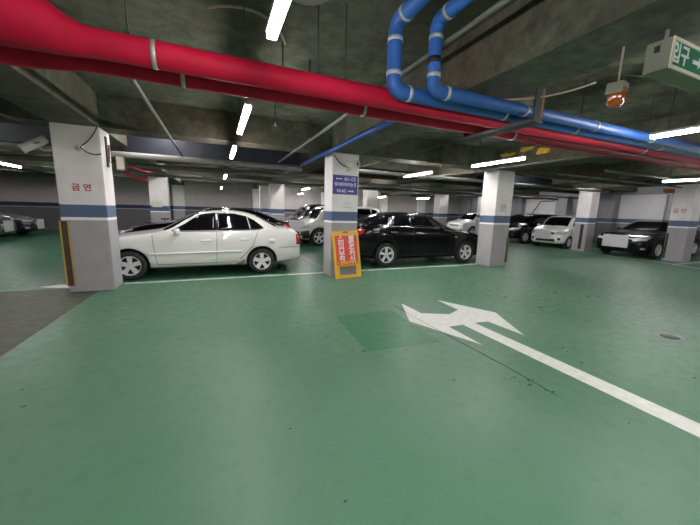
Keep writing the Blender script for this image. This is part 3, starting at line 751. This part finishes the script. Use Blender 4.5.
def car(name, label, loc, rz, sp, paint, group=None, cat='car'):
    root = empty(name, loc, 0, label, cat, group)
    L = sp['L']; hw = sp['hw']
    body, bvh = make_body(sp['st'], M[paint], sp['wheels'], sp['wr'])
    link(body, 'body', None, root)
    add_wheels(root, sp['wheels'], hw, sp['wr'], sp.get('spokes', 5), sp.get('style', 'five'))
    g = M['glass']
    for d in ('side-', 'side+'):
        for nm, q in sp['glass']: bmo(patch(bvh, q, d, 12, 6, .005), nm, g, root)
        for nm, q, mt, off in sp.get('side', []): bmo(patch(bvh, q, d, *((2, 16) if 'seam' in nm and abs(q[0][0][0]-q[0][1][0]) < .05 else (14, 2)), off), nm, M[mt], root)
    bmo(patch(bvh, sp['windscreen'], 'top', 12, 10, .005), 'windscreen', g, root)
    if 'rearglass' in sp: bmo(patch(bvh, sp['rearglass'], 'top', 12, 8, .005), 'rear_window', g, root)
    if 'rearglass_r' in sp: bmo(patch(bvh, sp['rearglass_r'], 'rear', 12, 8, .005), 'rear_window', g, root)
    for nm, q, mt, off in sp.get('front', []): bmo(patch(bvh, q, 'front', 10, 4, off), nm, M[mt], root)
    for nm, q, mt, off in sp.get('rear', []): bmo(patch(bvh, q, 'rear', 10, 4, off), nm, M[mt], root)
    # mirrors
    mx, mz = sp['mirror']
    for s in (-1, 1):
        b = MB(); b.lathe([(.001, -.055), (.05, -.05), (.075, 0), (.07, .05), (.001, .055)], 14, Matrix.Translation((mx, s*(hw+.07), mz)) @ Matrix.Rotation(PI/2, 4, 'Y') @ Matrix.Diagonal((.85, 1.2, 1, 1)))
        b.tube([(mx+.02, s*hw*.90, mz-.04), (mx+.02, s*(hw+.03), mz-.02)], .022, 8)
        b.build('wing_mirror', M[sp.get('mirrormat', paint)], root)
    for s, pz, where in sp.get('plates', []):
        pass
    for (x, y, z, w, h, ry) in sp.get('plate', []):
        b = MB(); b.box(-.012, .0, -w/2, w/2, -h/2, h/2, .01); o = b.build('number_plate', M['plate'], root, (x, y, z), (0, 0, ry)); o['label'] = 'blank pale number plate'
    root.rotation_euler = (0, 0, rz)
    return root, bvh

def band_q(pts, h0, h1): return ([(x, z+h0) for x, z in pts], [(x, z+h1) for x, z in pts])
def vline(x0, z0, x1, z1, w=.005): return ([(x0-w, z0), (x0+w, z0)], [(x1-w, z1), (x1+w, z1)])

# --- white sedan (old, rusty sill), facing -X
F = .0
sedan = dict(L=4.44, hw=.84, wr=.295, wheels=(.96, 3.50), mirror=(1.82, .98), style='wide',
  st=[(0, .42, .52, .56, .56, .5, 0), (.04, .30, .60, .64, .68, .5, 0), (.18, .24, .70, .745, .77, .5, 0), (.45, .22, .79, .83, .82, .55, 0), (.85, .21, .86, .895, .838, .6, 0), (1.25, .20, .91, .945, .84, .62, 0),
      (1.50, .20, .94, .985, .84, .64, .15), (1.80, .20, .955, 1.16, .84, .66, .75), (2.12, .20, .96, 1.34, .84, .62, 1), (2.30, .20, .96, 1.395, .84, .60, 1), (2.75, .20, .965, 1.43, .84, .59, 1),
      (3.15, .20, .975, 1.41, .84, .58, 1), (3.42, .21, .985, 1.345, .838, .58, 1), (3.70, .22, .995, 1.20, .83, .60, .85), (3.93, .23, 1.0, 1.075, .82, .62, .3), (4.15, .25, .99, 1.04, .80, .62, 0),
      (4.32, .27, .96, 1.01, .775, .6, 0), (4.40, .30, .86, .92, .74, .55, 0), (4.44, .36, .60, .72, .66, .5, 0)],
  glass=[('front_side_window', ([(1.70, .98), (2.56, 1.0)], [(1.98, 1.14), (2.20, 1.30), (2.36, 1.345), (2.56, 1.36)])),
         ('rear_side_window', ([(2.61, 1.0), (3.26, 1.01)], [(2.59, 1.36), (2.95, 1.355), (3.20, 1.30)])),
         ('quarter_window', ([(3.275, 1.01), (3.56, 1.03)], [(3.215, 1.295), (3.36, 1.22), (3.54, 1.08)]))],
  windscreen=([(1.56, -.66), (1.50, 0), (1.56, .66)], [(2.22, -.50), (2.20, 0), (2.22, .50)]),
  rearglass=([(3.42, -.46), (3.45, 0), (3.42, .46)], [(3.86, -.58), (3.93, 0), (3.86, .58)]),
  side=[('side_moulding', band_q([(1.32, .515), (2.2, .53), (3.08, .54)], -.022, .022), 'carwhite', .012),
        ('door_seam', vline(1.43, .32, 1.37, .90), 'seam', .0035), ('door_seam', vline(1.37, .90, 1.78, .98), 'seam', .0035), ('door_seam', vline(2.55, .30, 2.57, .99), 'seam', .0035),
        ('door_seam', ([(3.02, .36), (3.04, .36)], [(3.30, .66), (3.32, .66)]), 'seam', .0035), ('door_seam', vline(3.31, .66, 3.42, .97), 'seam', .0035),
        ('sill_seam', band_q([(1.43, .30), (2.2, .30), (3.0, .31)], -.005, .006), 'seam', .0035),
        ('belt_trim', band_q([(1.77, .968), (2.6, .985), (3.5, 1.012)], -.008, .008), 'seam', .004),
        ('door_handle', ([(2.26, .755), (2.44, .765)], [(2.26, .795), (2.44, .80)]), 'carwhite', .022),
        ('door_handle', ([(3.06, .775), (3.24, .785)], [(3.06, .815), (3.24, .82)]), 'carwhite', .022),
        ('fuel_flap', ([(3.66, .70), (3.79, .70)], [(3.66, .82), (3.79, .82)]), 'carwhite', .005),
        ('rust_stain', ([(2.92, .235), (3.12, .245)], [(2.96, .27), (3.14, .36)]), 'rustpatch', .002),
        ('rust_stain', ([(1.75, .222), (2.9, .225)], [(1.8, .235), (2.9, .245)]), 'rustpatch', .002),
        ('b_pillar', ([(2.562, 1.0), (2.608, 1.0)], [(2.562, 1.355), (2.590, 1.355)]), 'black', .003),
        ('tail_light', ([(4.31, .67), (4.42, .66)], [(4.30, .92), (4.38, .90)]), 'redlens', .006),
        ('bumper_seam', band_q([(3.90, .60), (4.36, .62)], -.005, .004), 'seam', .0035)],
  front=[('headlight', ([(-.68, .62), (-.42, .60)], [(-.70, .74), (-.40, .71)]), 'clearglass', .006), ('headlight', ([(.42, .60), (.68, .62)], [(.40, .71), (.70, .74)]), 'clearglass', .006),
         ('grille', ([(-.35, .58), (.35, .58)], [(-.37, .68), (.37, .68)]), 'black', .004)],
  rear=[('tail_light', ([(-.72, .70), (-.46, .72)], [(-.70, .89), (-.45, .89)]), 'redlens', .006), ('tail_light', ([(.46, .72), (.72, .70)], [(.45, .89), (.70, .89)]), 'redlens', .006),
        ('number_plate', ([(-.2, .72), (.2, .72)], [(-.2, .86), (.2, .86)]), 'plate', .008)])
ws, bv = car('sedan', 'old white sedan with rusty sill parked behind left column', (-2.56, 8.06, 0), 0, sedan, 'carwhite')

# --- black notchback sedan, facing +X
cruze = dict(L=4.66, hw=.90, wr=.335, wheels=(.95, 3.72), mirror=(1.98, 1.06), style='five',
  st=[(0, .40, .55, .60, .60, .5, 0), (.05, .26, .66, .70, .74, .5, 0), (.20, .20, .78, .82, .83, .55, 0), (.50, .18, .88, .92, .88, .6, 0), (.90, .18, .95, .985, .90, .62, 0), (1.22, .18, .985, 1.03, .90, .66, 0),
      (1.42, .18, 1.0, 1.075, .90, .68, .2), (1.75, .18, 1.02, 1.24, .90, .70, .8), (2.10, .18, 1.03, 1.40, .90, .68, 1), (2.38, .18, 1.035, 1.475, .90, .66, 1), (2.85, .18, 1.045, 1.50, .90, .65, 1),
      (3.30, .18, 1.06, 1.475, .90, .64, 1), (3.65, .19, 1.07, 1.40, .90, .64, 1), (3.98, .20, 1.08, 1.27, .885, .66, .85), (4.25, .23, 1.08, 1.165, .86, .66, .35), (4.45, .26, 1.07, 1.13, .82, .64, 0),
      (4.58, .30, 1.0, 1.07, .78, .6, 0), (4.63, .33, .84, .92, .74, .55, 0), (4.66, .40, .60, .70, .66, .5, 0)],
  glass=[('front_side_window', ([(1.93, 1.085), (2.83, 1.10)], [(2.30, 1.30), (2.55, 1.385), (2.84, 1.425)])),
         ('rear_side_window', ([(2.91, 1.10), (3.56, 1.12)], [(2.91, 1.425), (3.2, 1.42), (3.50, 1.38)])),
         ('quarter_window', ([(3.60, 1.12), (3.98, 1.15)], [(3.56, 1.365), (3.72, 1.31), (3.95, 1.18)]))],
  windscreen=([(1.48, -.70), (1.36, 0), (1.48, .70)], [(2.28, -.56), (2.24, 0), (2.28, .56)]),
  rearglass=([(3.62, -.50), (3.62, 0), (3.62, .50)], [(4.14, -.60), (4.24, 0), (4.14, .60)]),
  side=[('chrome_strip', band_q([(1.95, 1.068), (2.9, 1.082), (3.95, 1.128)], -.007, .010), 'chrome', .008),
        ('door_seam', vline(1.60, .34, 1.56, .98), 'gap', .003), ('door_seam', vline(2.86, .30, 2.87, 1.08), 'gap', .003), ('door_seam', vline(3.42, .58, 3.62, .9), 'gap', .003),
        ('door_handle', ([(2.58, .90), (2.80, .91)], [(2.58, .935), (2.80, .945)]), 'chrome', .024),
        ('door_handle', ([(3.42, .93), (3.62, .94)], [(3.42, .965), (3.62, .975)]), 'chrome', .024),
        ('side_indicator', ([(1.33, .80), (1.42, .80)], [(1.36, .82), (1.42, .82)]), 'clearglass', .008),
        ('fuel_flap', ([(3.98, .88), (4.14, .88)], [(3.98, 1.0), (4.14, 1.0)]), 'carblack', .005),
        ('headlight', ([(.10, .70), (.42, .80)], [(.12, .80), (.50, .90)]), 'clearglass', .006),
        ('fog_light', ([(.07, .36), (.18, .36)], [(.07, .42), (.18, .42)]), 'clearglass', .006),
        ('tail_light', ([(4.44, .90), (4.61, .86)], [(4.36, 1.03), (4.57, 1.00)]), 'redlens', .006)],
  front=[('headlight', ([(-.80, .70), (-.46, .66)], [(-.80, .80), (-.44, .76)]), 'clearglass', .006), ('headlight', ([(.46, .66), (.80, .70)], [(.44, .76), (.80, .80)]), 'clearglass', .006),
         ('grille', ([(-.36, .42), (.36, .42)], [(-.40, .66), (.40, .66)]), 'chrome', .004)],
  rear=[('tail_light', ([(-.76, .86), (-.50, .88)], [(-.74, 1.02), (-.50, 1.02)]), 'redlens', .006), ('tail_light', ([(.50, .88), (.76, .86)], [(.50, 1.02), (.74, 1.02)]), 'redlens', .006),
        ('number_plate', ([(-.2, .74), (.2, .74)], [(-.2, .90), (.2, .90)]), 'plate', .008)])
car('sedan', 'glossy black sedan with five-spoke alloys beyond the middle column', (7.95, 8.13, 0), PI, cruze, 'carblack')

# --- plain saloon for the far cars
def saloon(L=4.7, H=1.46, hw=.9):
    k = L/4.66; kz = H/1.50
    s = dict(cruze); s['L'] = L; s['hw'] = hw
    s['st'] = [(a*k, b*kz, c*kz, d*kz, e*hw/.9, f*hw/.9, g) for a, b, c, d, e, f, g in cruze['st']]
    sc = lambda q: tuple([(p[0]*k, p[1]*kz) for p in pl] for pl in q)
    fz = lambda q: tuple([(p[0]*hw/.9, p[1]*kz) for p in pl] for pl in q)
    ft = lambda q: tuple([(p[0]*k, p[1]*hw/.9) for p in pl] for pl in q)
    s['wheels'] = tuple(w*k for w in cruze['wheels']); s['mirror'] = (cruze['mirror'][0]*k, cruze['mirror'][1]*kz)
    s['glass'] = [(n, sc(q)) for n, q in cruze['glass']]; s['side'] = [(n, sc(q), m, o) for n, q, m, o in cruze['side'] if n != 'fuel_flap']
    s['windscreen'] = ft(cruze['windscreen']); s['rearglass'] = ft(cruze['rearglass'])
    s['front'] = [(n, fz(q), m, o) for n, q, m, o in cruze['front']]; s['rear'] = [(n, fz(q), m, o) for n, q, m, o in cruze['rear']]
    return s
# --- hatch / SUV generator, facing -X
def tall(L, H, hw, wr, hood=.95, cowl=1.0, wheels=None, suv=True, roofend=.30, scr=.75):
    zl = .24 if suv else .19
    hd = hood
    wx = wheels or (.80, L-.80)
    c0 = cowl; c1 = cowl+scr
    st = [(0, .45, .55, .60, hw*.68, .5, 0), (.04, zl+.06, hd*.70, hd*.74, hw*.84, .5, 0), (.16, zl+.02, hd*.86, hd*.90, hw*.93, .6, 0), (.40, zl, hd*.93, hd*.97, hw*.98, .6, 0), (c0-.12, zl, hd*.97, hd*1.02, hw, .62, 0),
          (c0+.06, zl, hd*.99, hd*1.06, hw, .66, .15), ((c0+c1)/2, zl, hd, (hd+H)/2+.03, hw, .70*hw/.85, .8), (c1, zl, hd*1.0, H-.06, hw, .68*hw/.85, 1), (c1+.3, zl, hd*1.0, H-.01, hw, .68*hw/.85, 1), ((c1+L)/2, zl, hd*1.01, H, hw, .68*hw/.85, 1),
          (L-roofend-.25, zl, hd*1.02, H-.02, hw*.995, .67*hw/.85, 1), (L-roofend, zl+.02, hd*1.03, H-.06, hw*.98, .66*hw/.85, 1), (L-roofend*.35, zl+.04, hd*1.03, (H+hd)/2+.12, hw*.95, .64*hw/.85, .9), (L-.06, zl+.06, hd*.92, hd*1.02, hw*.90, .6, .1), (L-.015, zl+.08, hd*.80, hd*.88, hw*.85, .5, 0), (L, .42, .58, .66, hw*.74, .5, 0)]
    zb = hd+.055; zt = H-.125; xe = L-roofend-.12
    xm = (c1+xe)/2
    s = dict(L=L, hw=hw, wr=wr, wheels=wx, mirror=(c0+.42, hd+.06), st=st, style='five',
      glass=[('front_side_window', ([(c0+.38, zb), (xm-.04, zb+.01)], [(c1-.03, zt-.08), (c1+.18, zt), (xm-.04, zt+.005)])),
             ('rear_side_window', ([(xm+.04, zb+.01), (xe-.32, zb+.02)], [(xm+.04, zt+.005), (xe-.34, zt)])),
             ('quarter_window', ([(xe-.27, zb+.02), (xe+.05, zb+.05)], [(xe-.29, zt), (xe-.02, zt-.06)]))],
      windscreen=([(c0+.10, -hw*.74), (c0+.02, 0), (c0+.10, hw*.74)], [(c1-.03, -hw*.62), (c1-.04, 0), (c1-.03, hw*.62)]),
      rearglass_r=([(-hw*.64, hd+.10), (hw*.64, hd+.10)], [(-hw*.56, H-.16), (hw*.56, H-.16)]),
      side=[('door_seam', vline(c0+.18, .40, c0+.14, hd*.96), 'seam', .0035), ('door_seam', vline(xm, .36, xm, hd), 'seam', .0035),
            ('door_handle', ([(xm-.30, hd*.84), (xm-.12, hd*.85)], [(xm-.30, hd*.88), (xm-.12, hd*.89)]), 'chrome', .02),
            ('headlight', ([(.09, hd*.70), (.34, hd*.76)], [(.12, hd*.82), (.42, hd*.90)]), 'clearglass', .006),
            ('tail_light', ([(L-.18, hd*.76), (L-.05, hd*.74)], [(L-.24, hd*1.0), (L-.09, hd*.90)]), 'redlens', .006)],
      front=[('headlight', ([(-hw*.84, hd*.68), (-hw*.50, hd*.66)], [(-hw*.86, hd*.84), (-hw*.48, hd*.78)]), 'clearglass', .006), ('headlight', ([(hw*.50, hd*.66), (hw*.84, hd*.68)], [(hw*.48, hd*.78), (hw*.86, hd*.84)]), 'clearglass', .006),
             ('grille', ([(-hw*.44, hd*.66), (hw*.44, hd*.66)], [(-hw*.46, hd*.76), (hw*.46, hd*.76)]), 'black', .004), ('air_intake', ([(-hw*.55, .32), (hw*.55, .32)], [(-hw*.5, .44), (hw*.5, .44)]), 'black', .004),
             ('fog_light', ([(-hw*.80, .40), (-hw*.66, .38)], [(-hw*.80, .50), (-hw*.66, .50)]), 'rimdark', .006), ('fog_light', ([(hw*.66, .38), (hw*.80, .40)], [(hw*.66, .50), (hw*.80, .50)]), 'rimdark', .006)],
      rear=[('tail_light', ([(-hw*.80, hd*.72), (-hw*.58, hd*.72)], [(-hw*.80, hd*.94), (-hw*.58, hd*.92)]), 'redlens', .006), ('tail_light', ([(hw*.58, hd*.72), (hw*.80, hd*.72)], [(hw*.58, hd*.92), (hw*.80, hd*.94)]), 'redlens', .006)])
    if suv:
        s['side'].append(('wheel_cladding', ([(wx[0]+.45, zl+.06), (wx[1]-.45, zl+.06)], [(wx[0]+.47, zl+.20), (wx[1]-.47, zl+.20)]), 'rimdark', .006))
    return s

sp = saloon(4.85, 1.50, .9); sp['rear'] = [r for r in sp['rear'] if r[0] != 'number_plate']
car('sedan', 'black sedan hidden mostly behind the white sedan roof', (-2.55, 10.95, 0), 0, sp, 'carblack')
sp = tall(4.1, 1.70, .88, .36, hood=1.03, cowl=.62, wheels=(.80, 3.25), scr=.55)
sp['plate'] = [(-.06, -.50, .84, .70, .42, .65)]
sp['side'].append(('front_cladding', ([(.05, .34), (.38, .34)], [(.05, .62), (.36, .66)]), 'rimdark', .008))
sp['front'].append(('bumper_cladding', ([(-.78, .32), (.78, .32)], [(-.78, .60), (.78, .60)]), 'rimdark', .005))
car('suv', 'cream white SUV with dark cladding seen past the middle column', (3.0, 12.95, 0), .10, sp, 'carwhite2')
sp = tall(4.5, 1.80, .9, .35, hood=1.05, cowl=.75)
car('minivan', 'dark grey minivan behind the cream SUV', (2.95, 16.4, 0), 0, sp, 'cardark')
# east row, noses towards the aisle
sp = saloon(4.8, 1.47, .92); sp['plate'] = [(-.03, .05, .62, .86, .48, 0)]; sp['front'] = [f for f in sp['front'] if f[0] != 'grille']+[('grille', ([(-.36, .42), (.36, .42)], [(-.40, .60), (.40, .60)]), 'black', .004)]
car('sedan', 'black sedan with large blank plate beside rightmost column', (14.45, 7.02, 0), 0, sp, 'carblack')
sp = tall(3.6, 1.55, .80, .28, hood=.98, cowl=.62, suv=False, wheels=(.66, 3.02), roofend=.28); sp['plate'] = [(-.03, .12, .62, .74, .40, 0)]
sp['spokes'] = 7
car('hatchback', 'small white hatchback with blank plate parked by east column', (14.55, 10.0, 0), .17, sp, 'carwhite')
sp = tall(4.3, 1.62, .90, .34, hood=1.02, cowl=.78)
car('suv', 'black SUV left of the small white hatchback', (14.45, 12.45, 0), 0, sp, 'carblack')
sp = tall(4.4, 1.62, .90, .34, hood=1.05, cowl=.85)
car('suv', 'white SUV far away beyond the black sedan bonnet', (14.3, 16.1, 0), 0, sp, 'carwhite2')
# west row, noses to +X
sp = saloon(4.7, 1.50, .9); sp['plate'] = [(-.03, .0, .55, .62, .42, 0)]
car('sedan', 'grey car at left picture edge with blank plate', (-7.35, 16.15, 0), PI, sp, 'carsilver')
sp = saloon(4.6, 1.40, .88); sp['plate'] = [(-.03, .0, .50, .62, .42, 0)]
car('sedan', 'dark car with blank plate parked left of the left column', (-7.35, 18.55, 0), PI, sp, 'cardark')

# wheel stops
for k, (x, y) in enumerate(((1.42, 7.5), (3.98, 7.55))):
    MB().box(x, x+.13, y-.02, y+.50, 0, .10, .015).build('wheel_stop', M['black'], label=['black rubber wheel stop behind the white sedan rear wheel', 'black rubber wheel stop by the black sedan rear wheel'][k], cat='wheel stop')
b = MB()
# bicycle standing behind the black car
bi = empty('bicycle', (-2.35, 12.7, 0), 0, 'dark bicycle standing behind the black car bonnet', 'bicycle')
for x in (0, 1.02):
    w = MB(); w.lathe([(.325, -.018), (.34, 0), (.325, .018), (.305, .012), (.305, -.012), (.325, -.018)], 30, Matrix.Rotation(PI/2, 4, 'X'))
    wo = w.build('wheel', M['rubber'], bi, (x, 0, .34))
    s_ = MB()
    for a in range(10): s_.tube([(0, 0, 0), (.305*math.cos(a*PI/5), 0, .305*math.sin(a*PI/5))], .003, 4)
    s_.build('spokes', M['rim'], wo)
fr_ = MB()
for a, c in (((0, .34), (.18, .95)), ((.20, .88), (.68, .86)), ((.2, .80), (.55, .32)), ((.55, .32), (.70, 1.0)), ((.55, .32), (1.02, .34)), ((.68, .84), (1.02, .34))):
    fr_.tube([(a[0], 0, a[1]), (c[0], 0, c[1])], .017, 8)
fr_.build('frame', M['darksteel'], bi)
MB().tube([(.30, -.28, 1.02), (.18, -.2, 1.06), (.16, 0, 1.0), (.18, .2, 1.06), (.30, .28, 1.02)], .014, 8).build('handlebar', M['black'], bi)
MB().box(.58, .84, -.07, .07, 1.0, 1.05, .02).build('saddle', M['black'], bi)

# ---------------------------------------------------------------- camera, world, view
cam = bpy.data.cameras.new('camera'); co = bpy.data.objects.new('camera', cam); COL.objects.link(co)
yaw, pitch, roll = [math.radians(a) for a in (23.46134452, 9.53744566, 1.62003079)]
cy, sy, cp, spp = math.cos(yaw), math.sin(yaw), math.cos(pitch), math.sin(pitch)
fw = V((sy*cp, cy*cp, -spp)); rt = V((cy, -sy, 0)); up = rt.cross(fw)
c, s = math.cos(roll), math.sin(roll)
r2 = c*rt+s*up; u2 = -s*rt+c*up
co.matrix_world = Matrix(((r2.x, u2.x, -fw.x, 0), (r2.y, u2.y, -fw.y, 0), (r2.z, u2.z, -fw.z, 1.5), (0, 0, 0, 1)))
cam.sensor_width = 36; cam.lens = 36*309.7292/700; cam.clip_start = .05; cam.clip_end = 100
S.camera = co
w = bpy.data.worlds.new('world'); S.world = w; w.use_nodes = True
w.node_tree.nodes['Background'].inputs['Color'].default_value = (.6, .65, .7, 1)
w.node_tree.nodes['Background'].inputs['Strength'].default_value = .0
S.view_settings.view_transform = 'Standard'; S.view_settings.look = 'None'
S.view_settings.exposure = 2.2; S.view_settings.gamma = 1.0; S.view_settings.use_curve_mapping = False
S.cycles.use_denoising = True
S.cycles.max_bounces = 8; S.cycles.diffuse_bounces = 5; S.cycles.glossy_bounces = 4
S.cycles.sample_clamp_indirect = 6.0
S.cycles.caustics_reflective = False; S.cycles.caustics_refractive = False
